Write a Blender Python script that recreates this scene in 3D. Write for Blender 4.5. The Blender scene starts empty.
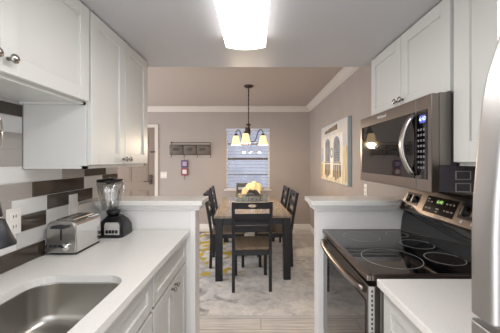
import bpy, bmesh, math, random
from mathutils import Vector, Matrix
from math import sin, cos, pi, radians

random.seed(7)
S = bpy.context.scene
COL = S.collection

# ------------------------------------------------------------------ camera, world, exposure
EYE = 1.385
cam_data = bpy.data.cameras.new('camera')
cam = bpy.data.objects.new('camera', cam_data)
COL.objects.link(cam)
cam.location = (0, 0, EYE)
cam.rotation_euler = (pi / 2, 0, 0)
cam_data.sensor_width = 36
cam_data.lens = 268 / 500 * 36
cam_data.shift_x = -5 / 500
cam_data.shift_y = -6.5 / 500
cam_data.clip_start = 0.02
S.camera = cam

world = bpy.data.worlds.new('world')
S.world = world
world.use_nodes = True
bg = world.node_tree.nodes['Background']
bg.inputs[0].default_value = (0.93, 0.95, 1.0, 1)
bg.inputs[1].default_value = 2.15

S.view_settings.view_transform = 'Standard'
S.view_settings.look = 'None'
S.view_settings.exposure = 0.36
S.view_settings.gamma = 1
S.view_settings.use_curve_mapping = False

LENS_POWER = 3.0
LENS_WATT = 6.0
SHADE_POWER = 1.0
BULB_WATT = 13.0

# ------------------------------------------------------------------ materials
def mat(name, col, rough=0.5, metal=0.0, coat=0.0, spec=None, noise=None, emit=None, trans=0.0, bump=None, alpha=None):
    """noise=(col2, scale xyz, detail, lo, hi)  bump=(scale xyz, strength)"""
    m = bpy.data.materials.new(name)
    m.use_nodes = True
    nt = m.node_tree
    b = nt.nodes['Principled BSDF']
    b.inputs['Base Color'].default_value = (*col, 1)
    b.inputs['Roughness'].default_value = rough
    b.inputs['Metallic'].default_value = metal
    b.inputs['Coat Weight'].default_value = coat
    if spec is not None:
        b.inputs['Specular IOR Level'].default_value = spec
    if trans:
        b.inputs['Transmission Weight'].default_value = trans
    if alpha is not None:
        b.inputs['Alpha'].default_value = alpha
    if emit:
        b.inputs['Emission Color'].default_value = (*emit[0], 1)
        b.inputs['Emission Strength'].default_value = emit[1]
    def noise_node(scale, detail):
        tc = nt.nodes.new('ShaderNodeTexCoord')
        mp = nt.nodes.new('ShaderNodeMapping')
        mp.inputs['Scale'].default_value = scale
        n = nt.nodes.new('ShaderNodeTexNoise')
        n.inputs['Scale'].default_value = 1
        n.inputs['Detail'].default_value = detail
        nt.links.new(tc.outputs['Object'], mp.inputs[0])
        nt.links.new(mp.outputs[0], n.inputs['Vector'])
        return n
    if noise:
        c2, sc, det, lo, hi = noise
        n = noise_node(sc, det)
        r = nt.nodes.new('ShaderNodeValToRGB')
        r.color_ramp.elements[0].position = lo
        r.color_ramp.elements[1].position = hi
        r.color_ramp.elements[0].color = (*col, 1)
        r.color_ramp.elements[1].color = (*c2, 1)
        nt.links.new(n.outputs['Fac'], r.inputs[0])
        nt.links.new(r.outputs[0], b.inputs['Base Color'])
    if bump:
        n = noise_node(bump[0], 3)
        bp = nt.nodes.new('ShaderNodeBump')
        bp.inputs['Strength'].default_value = bump[1]
        bp.inputs['Distance'].default_value = 0.01
        nt.links.new(n.outputs['Fac'], bp.inputs['Height'])
        nt.links.new(bp.outputs[0], b.inputs['Normal'])
    return m

def hexc(h):
    r, g, b = [int(h[i:i + 2], 16) / 255 for i in (0, 2, 4)]
    return tuple(((c + 0.055) / 1.055) ** 2.4 if c > 0.04045 else c / 12.92 for c in (r, g, b))

M = {}
M['wall'] = mat('greige paint', hexc('a99f98'), 0.7, noise=(hexc('a59b94'), (3, 3, 3), 2, .3, .7))
M['wall_white'] = mat('white wall paint', hexc('dcdad7'), 0.55)
M['half_wall'] = mat('bright white panel', hexc('f0eeeb'), 0.4)
M['crown'] = mat('warm cream moulding', hexc('cdc3ba'), 0.5)
M['ceil_k'] = mat('kitchen ceiling paint', hexc('c0bfc1'), 0.38)
M['ceil_d'] = mat('dining ceiling paint', hexc('b9aca2'), 0.8)
M['trim'] = mat('white trim paint', hexc('dfdbd6'), 0.4)
M['cab'] = mat('white cabinet paint', hexc('d1d0cb'), 0.35)
M['cab_in'] = mat('cabinet underside white', hexc('e0dedd'), 0.45)
M['door'] = mat('entry door paint', hexc('7f6e5f'), 0.5)
M['quartz'] = mat('white quartz', hexc('ece9e4'), 0.22, noise=(hexc('dfdad2'), (140, 140, 140), 3, .58, .75))
M['steel'] = mat('brushed stainless', hexc('b9b6b2'), 0.28, 1.0, bump=((4, 4, 160), .02))
M['steel_sink'] = mat('sink stainless', hexc('b5b2ab'), 0.3, 1.0)
M['steel_dark'] = mat('dark stainless', hexc('89807a'), 0.3, 1.0)
M['steel_side'] = mat('appliance side grey', hexc('8d8882'), 0.45, 0.6)
M['steel_fridge'] = mat('fridge stainless', hexc('c2bfbd'), 0.40, 1.0)
M['charcoal'] = mat('charcoal enamel', hexc('48454b'), 0.4)
M['spray'] = mat('matte black sprayer', hexc('1d1d21'), 0.5)
M['grey_paint'] = mat('light grey enamel', hexc('bdbab6'), 0.4)
M['chrome'] = mat('chrome', hexc('d8d6d4'), 0.1, 1.0)
M['nickel'] = mat('satin nickel', hexc('a7a29a'), 0.25, 1.0)
M['black_gloss'] = mat('black glass', hexc('0b0b0d'), 0.04, coat=.4)
M['black_plastic'] = mat('black plastic', hexc('17171a'), 0.3)
M['grey_plastic'] = mat('charcoal plastic', hexc('2b2b30'), 0.35)
M['brown_black'] = mat('brown black panel', hexc('221a16'), 0.15)
M['white_plastic'] = mat('white plastic', hexc('e9e6e0'), 0.35)
M['beige_plastic'] = mat('almond plastic', hexc('d9cdc2'), 0.4)
M['ring'] = mat('burner ring print', hexc('b4b2b0'), 0.4)
M['grout'] = mat('white grout', hexc('d9d6d2'), 0.8)
TILE = [mat('white glass tile', hexc('dddcda'), 0.12), mat('pale grey glass tile', hexc('c6c4c1'), 0.12),
        mat('taupe glass tile', hexc('a29b96'), 0.12), mat('dark brown glass tile', hexc('453c34'), 0.1)]
M['dark_tile'] = mat('charcoal panel', hexc('46434a'), 0.25)
M['iron'] = mat('oil rubbed bronze', hexc('4a3e37'), 0.4, 0.7)
M['wire'] = mat('dark wire', hexc('4c4541'), 0.5, 0.4)
M['mesh_grey'] = mat('grey wire mesh', hexc('8d857e'), 0.6, 0.2)
M['paint_black'] = mat('charcoal navy paint', hexc('1b1c21'), 0.35)
M['seat_wood'] = mat('brown seat wood', hexc('6e6050'), 0.35, noise=(hexc('8d7d69'), (30, 3, 8), 4, .3, .7))
M['table_wood'] = mat('honey table wood', hexc('7d6f60'), 0.22, noise=(hexc('978877'), (40, 2, 8), 5, .3, .7), coat=.2)
M['lens'] = mat('lit diffuser', (1, 1, 1), 0.4, emit=((1.0, .99, .98), LENS_POWER))
M['shade'] = mat('lit frosted glass', hexc('8f7048'), 0.5, emit=((1.0, .74, .42), SHADE_POWER))
M['bulb'] = mat('lit bulb', (1, 1, 1), 0.5, emit=((1.0, .85, .62), 12))
M['blue_led'] = mat('blue display', (0.02, 0.03, .1), 0.3, emit=((.12, .16, .8), .55))
M['green_led'] = mat('green display', (0.02, 0.06, .02), 0.3, emit=((.55, 1.0, .25), .8))
M['print_white'] = mat('white print', hexc('d6d4d2'), 0.5)
M['print_grey'] = mat('grey print', hexc('9a9794'), 0.5)
M['sky_glass'] = None
M['towel'] = mat('yellow towel', hexc('b3a078'), 0.95, noise=(hexc('c9bb98'), (25, 25, 25), 3, .35, .7), bump=((120, 120, 120), .5))
M['moss'] = mat('grey green moss', hexc('7b8776'), 0.9, noise=(hexc('a9b0a6'), (40, 40, 40), 3, .35, .7))
M['driftwood'] = mat('driftwood', hexc('5c4b45'), 0.8, noise=(hexc('8a7f79'), (30, 30, 30), 3, .3, .7))
M['yellow_petal'] = mat('yellow petals', hexc('cdb36a'), 0.8)
M['blind'] = mat('white blind slat', hexc('cfd2e0'), 0.5)
M['canvas_side'] = mat('pale blue canvas edge', hexc('a9b7bb'), 0.7)
M['card_purple'] = mat('purple card', hexc('4b3a5c'), 0.5)
M['card_red'] = mat('dark red card', hexc('8a2d3c'), 0.5)
M['card_white'] = mat('card white', hexc('d9d0d4'), 0.5)
M['label_grey'] = mat('label tag', hexc('403b38'), 0.6)

def pane_mat(name, tint, refl):
    m = bpy.data.materials.new(name)
    m.use_nodes = True
    nt = m.node_tree
    nt.nodes.clear()
    o = nt.nodes.new('ShaderNodeOutputMaterial')
    mx = nt.nodes.new('ShaderNodeMixShader')
    t = nt.nodes.new('ShaderNodeBsdfTransparent')
    g = nt.nodes.new('ShaderNodeBsdfGlossy')
    g.inputs['Roughness'].default_value = 0.03
    t.inputs['Color'].default_value = tint
    mx.inputs[0].default_value = refl
    nt.links.new(t.outputs[0], mx.inputs[1])
    nt.links.new(g.outputs[0], mx.inputs[2])
    nt.links.new(mx.outputs[0], o.inputs[0])
    return m
M['pane'] = pane_mat('window pane', (.44, .45, .49, 1), .05)
M['jar'] = pane_mat('clear jar glass', (.95, .96, .96, 1), .24)
M['glass'] = pane_mat('clear tray glass', (.93, .96, .96, 1), .10)

def floor_mat():
    m = mat('pale wood plank', hexc('b5a797'), 0.3)
    nt = m.node_tree
    b = nt.nodes['Principled BSDF']
    tc = nt.nodes.new('ShaderNodeTexCoord')
    br = nt.nodes.new('ShaderNodeTexBrick')
    br.inputs['Scale'].default_value = 1
    br.inputs['Brick Width'].default_value = 1.2
    br.inputs['Row Height'].default_value = 0.15
    br.inputs['Mortar Size'].default_value = 0.004
    br.inputs['Color1'].default_value = (*hexc('e4e0db'), 1)
    br.inputs['Color2'].default_value = (*hexc('d8d3cd'), 1)
    br.inputs['Mortar'].default_value = (*hexc('b5afa8'), 1)
    nt.links.new(tc.outputs['Object'], br.inputs['Vector'])
    mp = nt.nodes.new('ShaderNodeMapping')
    mp.inputs['Scale'].default_value = (2.5, 40, 1)
    n = nt.nodes.new('ShaderNodeTexNoise')
    n.inputs['Scale'].default_value = 1
    n.inputs['Detail'].default_value = 5
    nt.links.new(tc.outputs['Object'], mp.inputs[0])
    nt.links.new(mp.outputs[0], n.inputs['Vector'])
    r = nt.nodes.new('ShaderNodeValToRGB')
    r.color_ramp.elements[0].position = .3
    r.color_ramp.elements[1].position = .7
    r.color_ramp.elements[0].color = (.72, .70, .68, 1)
    r.color_ramp.elements[1].color = (1.12, 1.1, 1.08, 1)
    mx = nt.nodes.new('ShaderNodeMix')
    mx.data_type = 'RGBA'
    mx.blend_type = 'MULTIPLY'
    mx.inputs[0].default_value = 1
    nt.links.new(n.outputs['Fac'], r.inputs[0])
    nt.links.new(br.outputs['Color'], mx.inputs[6])
    nt.links.new(r.outputs[0], mx.inputs[7])
    nt.links.new(mx.outputs[2], b.inputs['Base Color'])
    return m
M['floor'] = floor_mat()

def rug_mat():
    m = mat('abstract rug', hexc('a8a09b'), 0.95)
    nt = m.node_tree
    b = nt.nodes['Principled BSDF']
    tc = nt.nodes.new('ShaderNodeTexCoord')
    def noise(scale, detail, dist=0.6, off=(0, 0, 0)):
        mp = nt.nodes.new('ShaderNodeMapping')
        mp.inputs['Scale'].default_value = (scale, scale, scale)
        mp.inputs['Location'].default_value = off
        n = nt.nodes.new('ShaderNodeTexNoise')
        n.inputs['Scale'].default_value = 1
        n.inputs['Detail'].default_value = detail
        n.inputs['Distortion'].default_value = dist
        nt.links.new(tc.outputs['Object'], mp.inputs[0])
        nt.links.new(mp.outputs[0], n.inputs['Vector'])
        return n.outputs['Fac']
    def ramp(src, stops):
        r = nt.nodes.new('ShaderNodeValToRGB')
        e = r.color_ramp.elements
        while len(e) < len(stops):
            e.new(.5)
        for k, (p, c) in enumerate(stops):
            e[k].position = p
            e[k].color = (*c, 1)
        nt.links.new(src, r.inputs[0])
        return r.outputs[0]
    def mix(fac, a, c, blend='MIX'):
        x = nt.nodes.new('ShaderNodeMix')
        x.data_type = 'RGBA'
        x.blend_type = blend
        if isinstance(fac, float):
            x.inputs[0].default_value = fac
        else:
            nt.links.new(fac, x.inputs[0])
        for s, v in ((6, a), (7, c)):
            if isinstance(v, tuple):
                x.inputs[s].default_value = (*v, 1)
            else:
                nt.links.new(v, x.inputs[s])
        return x.outputs[2]
    def math_(op, a, c):
        x = nt.nodes.new('ShaderNodeMath')
        x.operation = op
        for s, v in ((0, a), (1, c)):
            if isinstance(v, (int, float)):
                x.inputs[s].default_value = v
            else:
                nt.links.new(v, x.inputs[s])
        return x.outputs[0]
    sep = nt.nodes.new('ShaderNodeSeparateXYZ')
    nt.links.new(tc.outputs['Object'], sep.inputs[0])
    # pale base clouds
    base = ramp(noise(3.2, 6), [(.3, hexc('bdb8b4')), (.45, hexc('e3ded8')), (.62, hexc('eee9e2')), (.8, hexc('d0cac4'))])
    fine = ramp(noise(13, 8, .8), [(.34, (.62, .62, .63)), (.58, (1.04, 1.04, 1.03))])
    base = mix(.5, base, fine, 'MULTIPLY')
    # charcoal field: stronger on the left of the rug
    left = nt.nodes.new('ShaderNodeMapRange')
    left.inputs['From Min'].default_value = 0.7
    left.inputs['From Max'].default_value = -1.0
    left.inputs['To Min'].default_value = -0.14
    left.inputs['To Max'].default_value = 0.15
    nt.links.new(sep.outputs['X'], left.inputs['Value'])
    dk = math_('ADD', noise(4.2, 9, .6, (3, 7, 0)), left.outputs[0])
    base = mix(ramp(dk, [(.52, (0, 0, 0)), (.66, (.8, .8, .8))]), base, hexc('5d5a5c'))
    # mustard splashes
    left2 = nt.nodes.new('ShaderNodeMapRange')
    left2.inputs['From Min'].default_value = 0.75
    left2.inputs['From Max'].default_value = -0.15
    left2.inputs['To Min'].default_value = -0.22
    left2.inputs['To Max'].default_value = 0.06
    nt.links.new(sep.outputs['X'], left2.inputs['Value'])
    front = nt.nodes.new('ShaderNodeMapRange')
    front.inputs['From Min'].default_value = -1.0
    front.inputs['From Max'].default_value = -0.35
    front.inputs['To Min'].default_value = -0.12
    front.inputs['To Max'].default_value = 0.0
    nt.links.new(sep.outputs['Y'], front.inputs['Value'])
    yl = math_('ADD', math_('ADD', noise(5.5, 4, .7, (1.7, 2.2, 0)), left2.outputs[0]), front.outputs[0])
    base = mix(ramp(yl, [(.585, (0, 0, 0)), (.615, (1, 1, 1))]), base, hexc('cdb13c'))
    nt.links.new(base, b.inputs['Base Color'])
    return m
M['rug'] = rug_mat()

# ------------------------------------------------------------------ mesh builder
ROOTS = {}

class MB:
    def __init__(self):
        self.bm = bmesh.new()
        self.mi = 0

    def _faces(self, fs):
        for f in fs:
            f.material_index = self.mi

    def box(self, x0, x1, y0, y1, z0, z1, bev=0.0, seg=2):
        b2 = bmesh.new()
        bmesh.ops.create_cube(b2, size=1)
        for v in b2.verts:
            v.co = Vector(((x0 + x1) / 2 + v.co.x * (x1 - x0), (y0 + y1) / 2 + v.co.y * (y1 - y0), (z0 + z1) / 2 + v.co.z * (z1 - z0)))
        if bev > 0:
            bmesh.ops.bevel(b2, geom=list(b2.edges), offset=bev, segments=seg, affect='EDGES', profile=.5)
        self.merge(b2)
        return self

    def merge(self, b2, mtx=None):
        vm = {}
        for v in b2.verts:
            vm[v] = self.bm.verts.new(mtx @ v.co if mtx else v.co)
        for f in b2.faces:
            try:
                nf = self.bm.faces.new([vm[v] for v in f.verts])
                nf.material_index = self.mi
                nf.smooth = f.smooth
            except ValueError:
                pass
        b2.free()

    def tube(self, pts, r, seg=10, closed=False, caps=True, flat=None):
        """round tube along pts; r a number or a list; flat=(wx, wy) squashes the profile"""
        pts = [Vector(p) for p in pts]
        n = len(pts)
        rs = r if isinstance(r, (list, tuple)) else [r] * n
        rings = []
        prev = None
        for i in range(n):
            if closed:
                t = (pts[(i + 1) % n] - pts[i - 1])
            else:
                t = pts[min(i + 1, n - 1)] - pts[max(i - 1, 0)]
            t.normalize()
            if prev is None:
                a = Vector((0, 0, 1)) if abs(t.z) < .9 else Vector((0, 1, 0))
                u = t.cross(a).normalized()
            else:
                u = (prev - t * prev.dot(t)).normalized()
            prev = u
            w = t.cross(u)
            fx, fy = flat or (1, 1)
            rings.append([self.bm.verts.new(pts[i] + (u * cos(2 * pi * k / seg) * fx + w * sin(2 * pi * k / seg) * fy) * rs[i]) for k in range(seg)])
        for i in range(n if closed else n - 1):
            A, B = rings[i], rings[(i + 1) % n]
            for k in range(seg):
                f = self.bm.faces.new((A[k], A[(k + 1) % seg], B[(k + 1) % seg], B[k]))
                f.smooth = True
                f.material_index = self.mi
        if caps and not closed:
            self._faces([self.bm.faces.new(rings[0][::-1]), self.bm.faces.new(rings[-1])])
        return self

    def bar(self, pts, w, d):
        """square section bar along pts, widths w (x) and d (y); pts run mostly in z"""
        rings = []
        for p in pts:
            x, y, z = p
            rings.append([self.bm.verts.new((x + sx * w / 2, y + sy * d / 2, z)) for sx, sy in ((-1, -1), (1, -1), (1, 1), (-1, 1))])
        for A, B in zip(rings, rings[1:]):
            for k in range(4):
                self._faces([self.bm.faces.new((A[k], A[(k + 1) % 4], B[(k + 1) % 4], B[k]))])
        self._faces([self.bm.faces.new(rings[0][::-1]), self.bm.faces.new(rings[-1])])
        return self

    def lathe(self, prof, c, seg=24, axis='z', smooth=True, squash=(1, 1), close=False):
        """prof = [(radius, height)], turned about an axis through c"""
        c = Vector(c)
        rings = []
        for (r, h) in prof:
            ring = []
            for k in range(seg):
                a = 2 * pi * k / seg
                p, q = r * cos(a) * squash[0], r * sin(a) * squash[1]
                v = {'z': (p, q, h), 'x': (h, p, q), 'y': (q, h, p)}[axis]
                ring.append(self.bm.verts.new(c + Vector(v)))
            rings.append(ring)
        m = len(rings)
        for i in range(m if close else m - 1):
            A, B = rings[i], rings[(i + 1) % m]
            for k in range(seg):
                f = self.bm.faces.new((A[k], A[(k + 1) % seg], B[(k + 1) % seg], B[k]))
                f.smooth = smooth
                f.material_index = self.mi
        if not close:
            if prof[0][0] > 1e-4:
                self._faces([self.bm.faces.new(rings[0][::-1])])
            if prof[-1][0] > 1e-4:
                self._faces([self.bm.faces.new(rings[-1])])
        return self

    def prism(self, poly, axis, a0, a1, bev=0.0):
        """extrude a 2D polygon along axis; x: (y,z), y: (x,z), z: (x,y)"""
        def P(u, v, a):
            return {'x': (a, u, v), 'y': (u, a, v), 'z': (u, v, a)}[axis]
        b2 = bmesh.new()
        A = [b2.verts.new(P(u, v, a0)) for u, v in poly]
        B = [b2.verts.new(P(u, v, a1)) for u, v in poly]
        n = len(poly)
        b2.faces.new(A[::-1])
        b2.faces.new(B)
        for k in range(n):
            b2.faces.new((A[k], A[(k + 1) % n], B[(k + 1) % n], B[k]))
        if bev > 0:
            bmesh.ops.bevel(b2, geom=list(b2.edges), offset=bev, segments=2, affect='EDGES', profile=.5)
        self.merge(b2)
        return self

    def loft(self, rings, cap0=True, cap1=True, smooth=True):
        R = [[self.bm.verts.new(p) for p in ring] for ring in rings]
        n = len(R[0])
        for A, B in zip(R, R[1:]):
            for k in range(n):
                f = self.bm.faces.new((A[k], A[(k + 1) % n], B[(k + 1) % n], B[k]))
                f.smooth = smooth
                f.material_index = self.mi
        if cap0:
            self._faces([self.bm.faces.new(R[0][::-1])])
        if cap1:
            self._faces([self.bm.faces.new(R[-1])])
        return self

    def build(self, name, m, parent=None, smooth=False):
        bmesh.ops.recalc_face_normals(self.bm, faces=list(self.bm.faces))
        if parent is not None:
            off = Vector(ROOTS.get(parent.name, (0, 0, 0)))
        else:
            xs = [v.co for v in self.bm.verts]
            lo = [min(c[i] for c in xs) for i in range(3)]
            hi = [max(c[i] for c in xs) for i in range(3)]
            off = Vector(((lo[0] + hi[0]) / 2, (lo[1] + hi[1]) / 2, lo[2]))
        bmesh.ops.translate(self.bm, verts=list(self.bm.verts), vec=-off)
        me = bpy.data.meshes.new(name)
        if smooth:
            for f in self.bm.faces:
                f.smooth = True
        self.bm.to_mesh(me)
        self.bm.free()
        for mm in (m if isinstance(m, (list, tuple)) else [m]):
            me.materials.append(mm)
        o = bpy.data.objects.new(name, me)
        COL.objects.link(o)
        if parent is None:
            o.location = off
            ROOTS[o.name] = tuple(off)
        else:
            o.parent = parent
            ROOTS[o.name] = tuple(off)
        return o

def root(name, loc):
    o = bpy.data.objects.new(name, None)
    COL.objects.link(o)
    o.location = loc
    o.empty_display_size = .1
    ROOTS[o.name] = tuple(loc)
    return o

def tag(o, label, cat, group=None, kind=None):
    o['label'] = label
    o['category'] = cat
    if group:
        o['group'] = group
    if kind:
        o['kind'] = kind
    return o

def struct(o, label=None, cat=None):
    o['kind'] = 'structure'
    if label:
        o['label'] = label
        o['category'] = cat
    return o

def copy_tree(o, parent=None):
    c = o.copy()
    COL.objects.link(c)
    if parent is not None:
        c.parent = parent
    for ch in list(o.children):
        copy_tree(ch, c)
    return c

def text(name, body, size, mtx, m, parent, depth=.0004):
    cu = bpy.data.curves.new(name, 'FONT')
    cu.body = body
    cu.size = size
    cu.align_x = 'CENTER'
    cu.align_y = 'CENTER'
    cu.extrude = depth
    tmp = bpy.data.objects.new(name + '_source', cu)
    COL.objects.link(tmp)
    dg = bpy.context.evaluated_depsgraph_get()
    me = bpy.data.meshes.new_from_object(tmp.evaluated_get(dg))
    bpy.data.objects.remove(tmp)
    off = Vector(ROOTS.get(parent.name, (0, 0, 0)))
    me.transform(Matrix.Translation(-off) @ mtx)
    me.materials.clear()
    me.materials.append(m)
    o = bpy.data.objects.new(name, me)
    COL.objects.link(o)
    o.parent = parent
    ROOTS[o.name] = tuple(off)
    return o

def frame_mtx(origin, right, up):
    r = Vector(right).normalized()
    u = Vector(up).normalized()
    n = r.cross(u)
    return Matrix(((r.x, u.x, n.x, origin[0]), (r.y, u.y, n.y, origin[1]), (r.z, u.z, n.z, origin[2]), (0, 0, 0, 1)))

def rrect(cx, cy, hx, hy, r, n=8):
    out = []
    for qx, qy, a0 in ((1, 1, 0), (-1, 1, 90), (-1, -1, 180), (1, -1, 270)):
        for k in range(n + 1):
            a = radians(a0 + 90 * k / n)
            out.append((cx + qx * (hx - r) + r * cos(a), cy + qy * (hy - r) + r * sin(a)))
    return out

def shaker(mb, side, xf, y0, y1, z0, z1, st=.058, th=.02, rec=.009):
    """a shaker front in the y-z plane; xf is its outer face, side = +1 if it looks towards +x"""
    xb = xf - side * th
    xp = xf - side * rec
    a, b = min(xf, xb), max(xf, xb)
    st = min(st, (z1 - z0) * .32)
    mb.box(a, b, y0, y0 + st, z0, z1, .0015, 1)
    mb.box(a, b, y1 - st, y1, z0, z1, .0015, 1)
    mb.box(a, b, y0 + st, y1 - st, z0, z0 + st, .0015, 1)
    mb.box(a, b, y0 + st, y1 - st, z1 - st, z1, .0015, 1)
    p, q = min(xp, xb), max(xp, xb)
    mb.box(p, q, y0 + st - .001, y1 - st + .001, z0 + st - .001, z1 - st + .001)

def knob(name, side, xf, y, z, parent):
    b = MB()
    s = side
    b.lathe([(.006, 0), (.006, s * .012), (.010, s * .016), (.0145, s * .021), (.0145, s * .025), (.009, s * .029), (0.0, s * .0295)],
            (xf, y, z), 14, 'x')
    return b.build(name, M['nickel'], parent)

# ------------------------------------------------------------------ room shell
XL, XR, YB, ZC = -1.06, 1.10, 5.38, 2.45
YH, ZK = 1.975, 2.07           # kitchen ceiling edge and height
XF = -3.40                     # far left wall of the dining side

struct(MB().box(XF - .1, XR + .1, -.8, YB + .1, -.05, 0).build('floor', M['floor']))
struct(MB().box(XL - .12, XR, -.8, YH, ZK, ZC).build('ceiling_kitchen', M['ceil_k']))
struct(MB().box(XF, XR, YH, YB, ZC, ZC + .06).build('ceiling_dining', M['ceil_d']))
struct(MB().box(XL - .12, XL, -.8, 2.06, 0, ZK).build('wall_left', M['wall_white']))
struct(MB().box(XR, XR + .1, -.8, YB + .1, 0, ZC).build('wall_right', M['wall']))
WX0, WX1, WZ0, WZ1 = -.585, .295, .80, 2.02
w = MB()
w.box(XF, WX0, YB, YB + .1, 0, ZC)
w.box(WX1, XR, YB, YB + .1, 0, ZC)
w.box(WX0, WX1, YB, YB + .1, 0, WZ0)
w.box(WX0, WX1, YB, YB + .1, WZ1, ZC)
struct(w.build('wall_back', M['wall']))

# crown moulding and baseboards
def crown_profile(s):
    return [(0, -.10), (s * .012, -.10), (s * .02, -.085), (s * .03, -.08), (s * .062, -.03), (s * .075, -.02), (s * .085, -.012), (s * .085, 0), (0, 0)]
b = MB()
b.prism([(YB - u, ZC + v) for u, v in crown_profile(1)], 'x', XF, XR)
struct(b.build('trim_crown_back', M['crown']))
b = MB()
b.prism([(XR - u, ZC + v) for u, v in crown_profile(1)], 'y', YH, YB - .0855)
struct(b.build('trim_crown_right', M['crown']))
DX0, DX1 = -2.82, -2.015       # entry door slab
def base_prof(at, s):
    return [(at, 0), (at + s * .014, 0), (at + s * .014, .085), (at + s * .006, .10), (at, .10)]
b = MB()
b.prism(base_prof(YB, -1), 'x', DX1 + .085, XR)
b.prism(base_prof(YB, -1), 'x', XF, DX0 - .085)
struct(b.build('baseboard_back', M['trim']))
b = MB()
b.prism(base_prof(XR, -1), 'y', 2.0, YB - .015)
struct(b.build('baseboard_right', M['trim']))

# entry door
dr = root('door_1', ((DX0 + DX1) / 2, YB, 0))
struct(dr, 'beige panelled entry door with a dark lever beside the wall rack', 'door')
b = MB()
b.box(DX0, DX1, YB - .02, YB - .001, .005, 2.03, .002)
for (z0, z1) in ((.22, .78), (.95, 1.52), (1.64, 1.90)):
    for (x0, x1) in ((DX0 + .11, (DX0 + DX1) / 2 - .05), ((DX0 + DX1) / 2 + .05, DX1 - .11)):
        b.box(x0, x1, YB - .027, YB - .018, z0, z1, .006)
        b.box(x0 + .03, x1 - .03, YB - .033, YB - .022, z0 + .03, z1 - .03, .005)
b.build('panel', M['door'], dr)
b = MB()
b.box(DX1 + .006, DX1 + .08, YB - .025, YB - .001, 0, 2.10, .004)
b.box(DX0 - .08, DX0 - .006, YB - .025, YB - .001, 0, 2.10, .004)
b.box(DX0 - .006, DX1 + .006, YB - .025, YB - .001, 2.036, 2.10, .004)
b.build('casing', M['crown'], dr)
b = MB()
b.box(DX1 - .10, DX1 - .04, YB - .045, YB - .0205, .90, 1.09, .006)
hd = b.build('lock_plate', M['iron'], dr)
b = MB()
b.tube([(DX1 - .07, YB - .045, .96), (DX1 - .07, YB - .075, .96)], .012)
b.box(DX1 - .185, DX1 - .058, YB - .088, YB - .07, .95, .972, .004)
b.build('lever', M['iron'], hd)
b = MB()
b.box(DX1 - .08, DX1 + .02, YB - .04, YB - .021, 1.535, 1.56, .004)
b.build('latch', M['iron'], dr)

# window
wn = root('window_1', ((WX0 + WX1) / 2, YB + .05, WZ0))
struct(wn, 'white framed window at the end of the dining room', 'window')
b = MB()
f = .035
b.box(WX0, WX0 + f, YB + .03, YB + .08, WZ0, WZ1)
b.box(WX1 - f, WX1, YB + .03, YB + .08, WZ0, WZ1)
b.box(WX0 + f, WX1 - f, YB + .03, YB + .08, WZ1 - f, WZ1)
b.box(WX0 + f, WX1 - f, YB + .03, YB + .08, WZ0, WZ0 + f)
b.build('frame', M['trim'], wn)
b = MB()
zm = (WZ0 + WZ1) / 2
b.box(WX0 + f, WX1 - f, YB + .035, YB + .07, zm - .022, zm + .022)
for z in (zm + .30, zm - .32):
    b.box(WX0 + f, WX1 - f, YB + .045, YB + .065, z - .011, z + .011)
b.build('muntin_bars', M['wire'], wn)
MB().box(WX0 + f, WX1 - f, YB + .053, YB + .057, WZ0 + f, WZ1 - f).build('pane', M['pane'], wn)
MB().box(WX0 - .03, WX1 + .03, YB - .03, YB + .028, WZ0 - .03, WZ0 - .002, .003).build('sill', M['trim'], wn)

# ------------------------------------------------------------------ half walls and bar tops
def half_wall(name, x0, x1):
    b = MB()
    b.box(x0, x1, 1.82, 1.945, 0, 1.045)
    return struct(b.build(name, M['half_wall']))
half_wall('wall_half_left', XL, -.403)
half_wall('wall_half_right', .43, XR)
def bar_top(label, x0, x1, xe, s):
    """xe is the free end, s points out of it"""
    r = root('bar_top', ((x0 + x1) / 2, 1.88, 1.045))
    tag(r, label, 'bar top', 'bar tops on the half walls')
    b = MB()
    if s > 0:
        b.box(x0, x1, 1.77, 2.02, 1.082, 1.114, .004)
    else:
        b.prism([(x0, 1.77), (.965, 1.77), (.965, 1.823), (x1, 1.823), (x1, 2.02), (x0, 2.02)], 'z', 1.082, 1.114, .003)
    b.build('slab', M['quartz'], r)
    # stepped moulding below the slab on the kitchen side and round the free end
    b = MB()
    w0, w1 = (x0, xe - s * .03) if s > 0 else (xe - s * .03, x1)
    if s > 0:
        b.box(x0, xe - .018, 1.79, 1.985, 1.062, 1.0815, .003)
        b.box(x0, xe - .024, 1.803, 1.968, 1.0455, 1.062, .003)
    else:
        b.box(xe + .018, .96, 1.79, 1.985, 1.062, 1.0815, .003)
        b.box(xe + .024, .955, 1.803, 1.968, 1.0455, 1.062, .003)
    b.build('moulding', M['half_wall'], r)
    return r
bar_top('white bar top with stepped moulding behind the blender', XL, -.35, -.35, 1)
bar_top('white bar top with stepped moulding beyond the range', .375, XR, .375, -1)
b = MB()
b.box(-.4385, -.403, 1.807, 1.8195, 0, 1.045, .002)
struct(b.build('trim_post_left', M['half_wall']))

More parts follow.
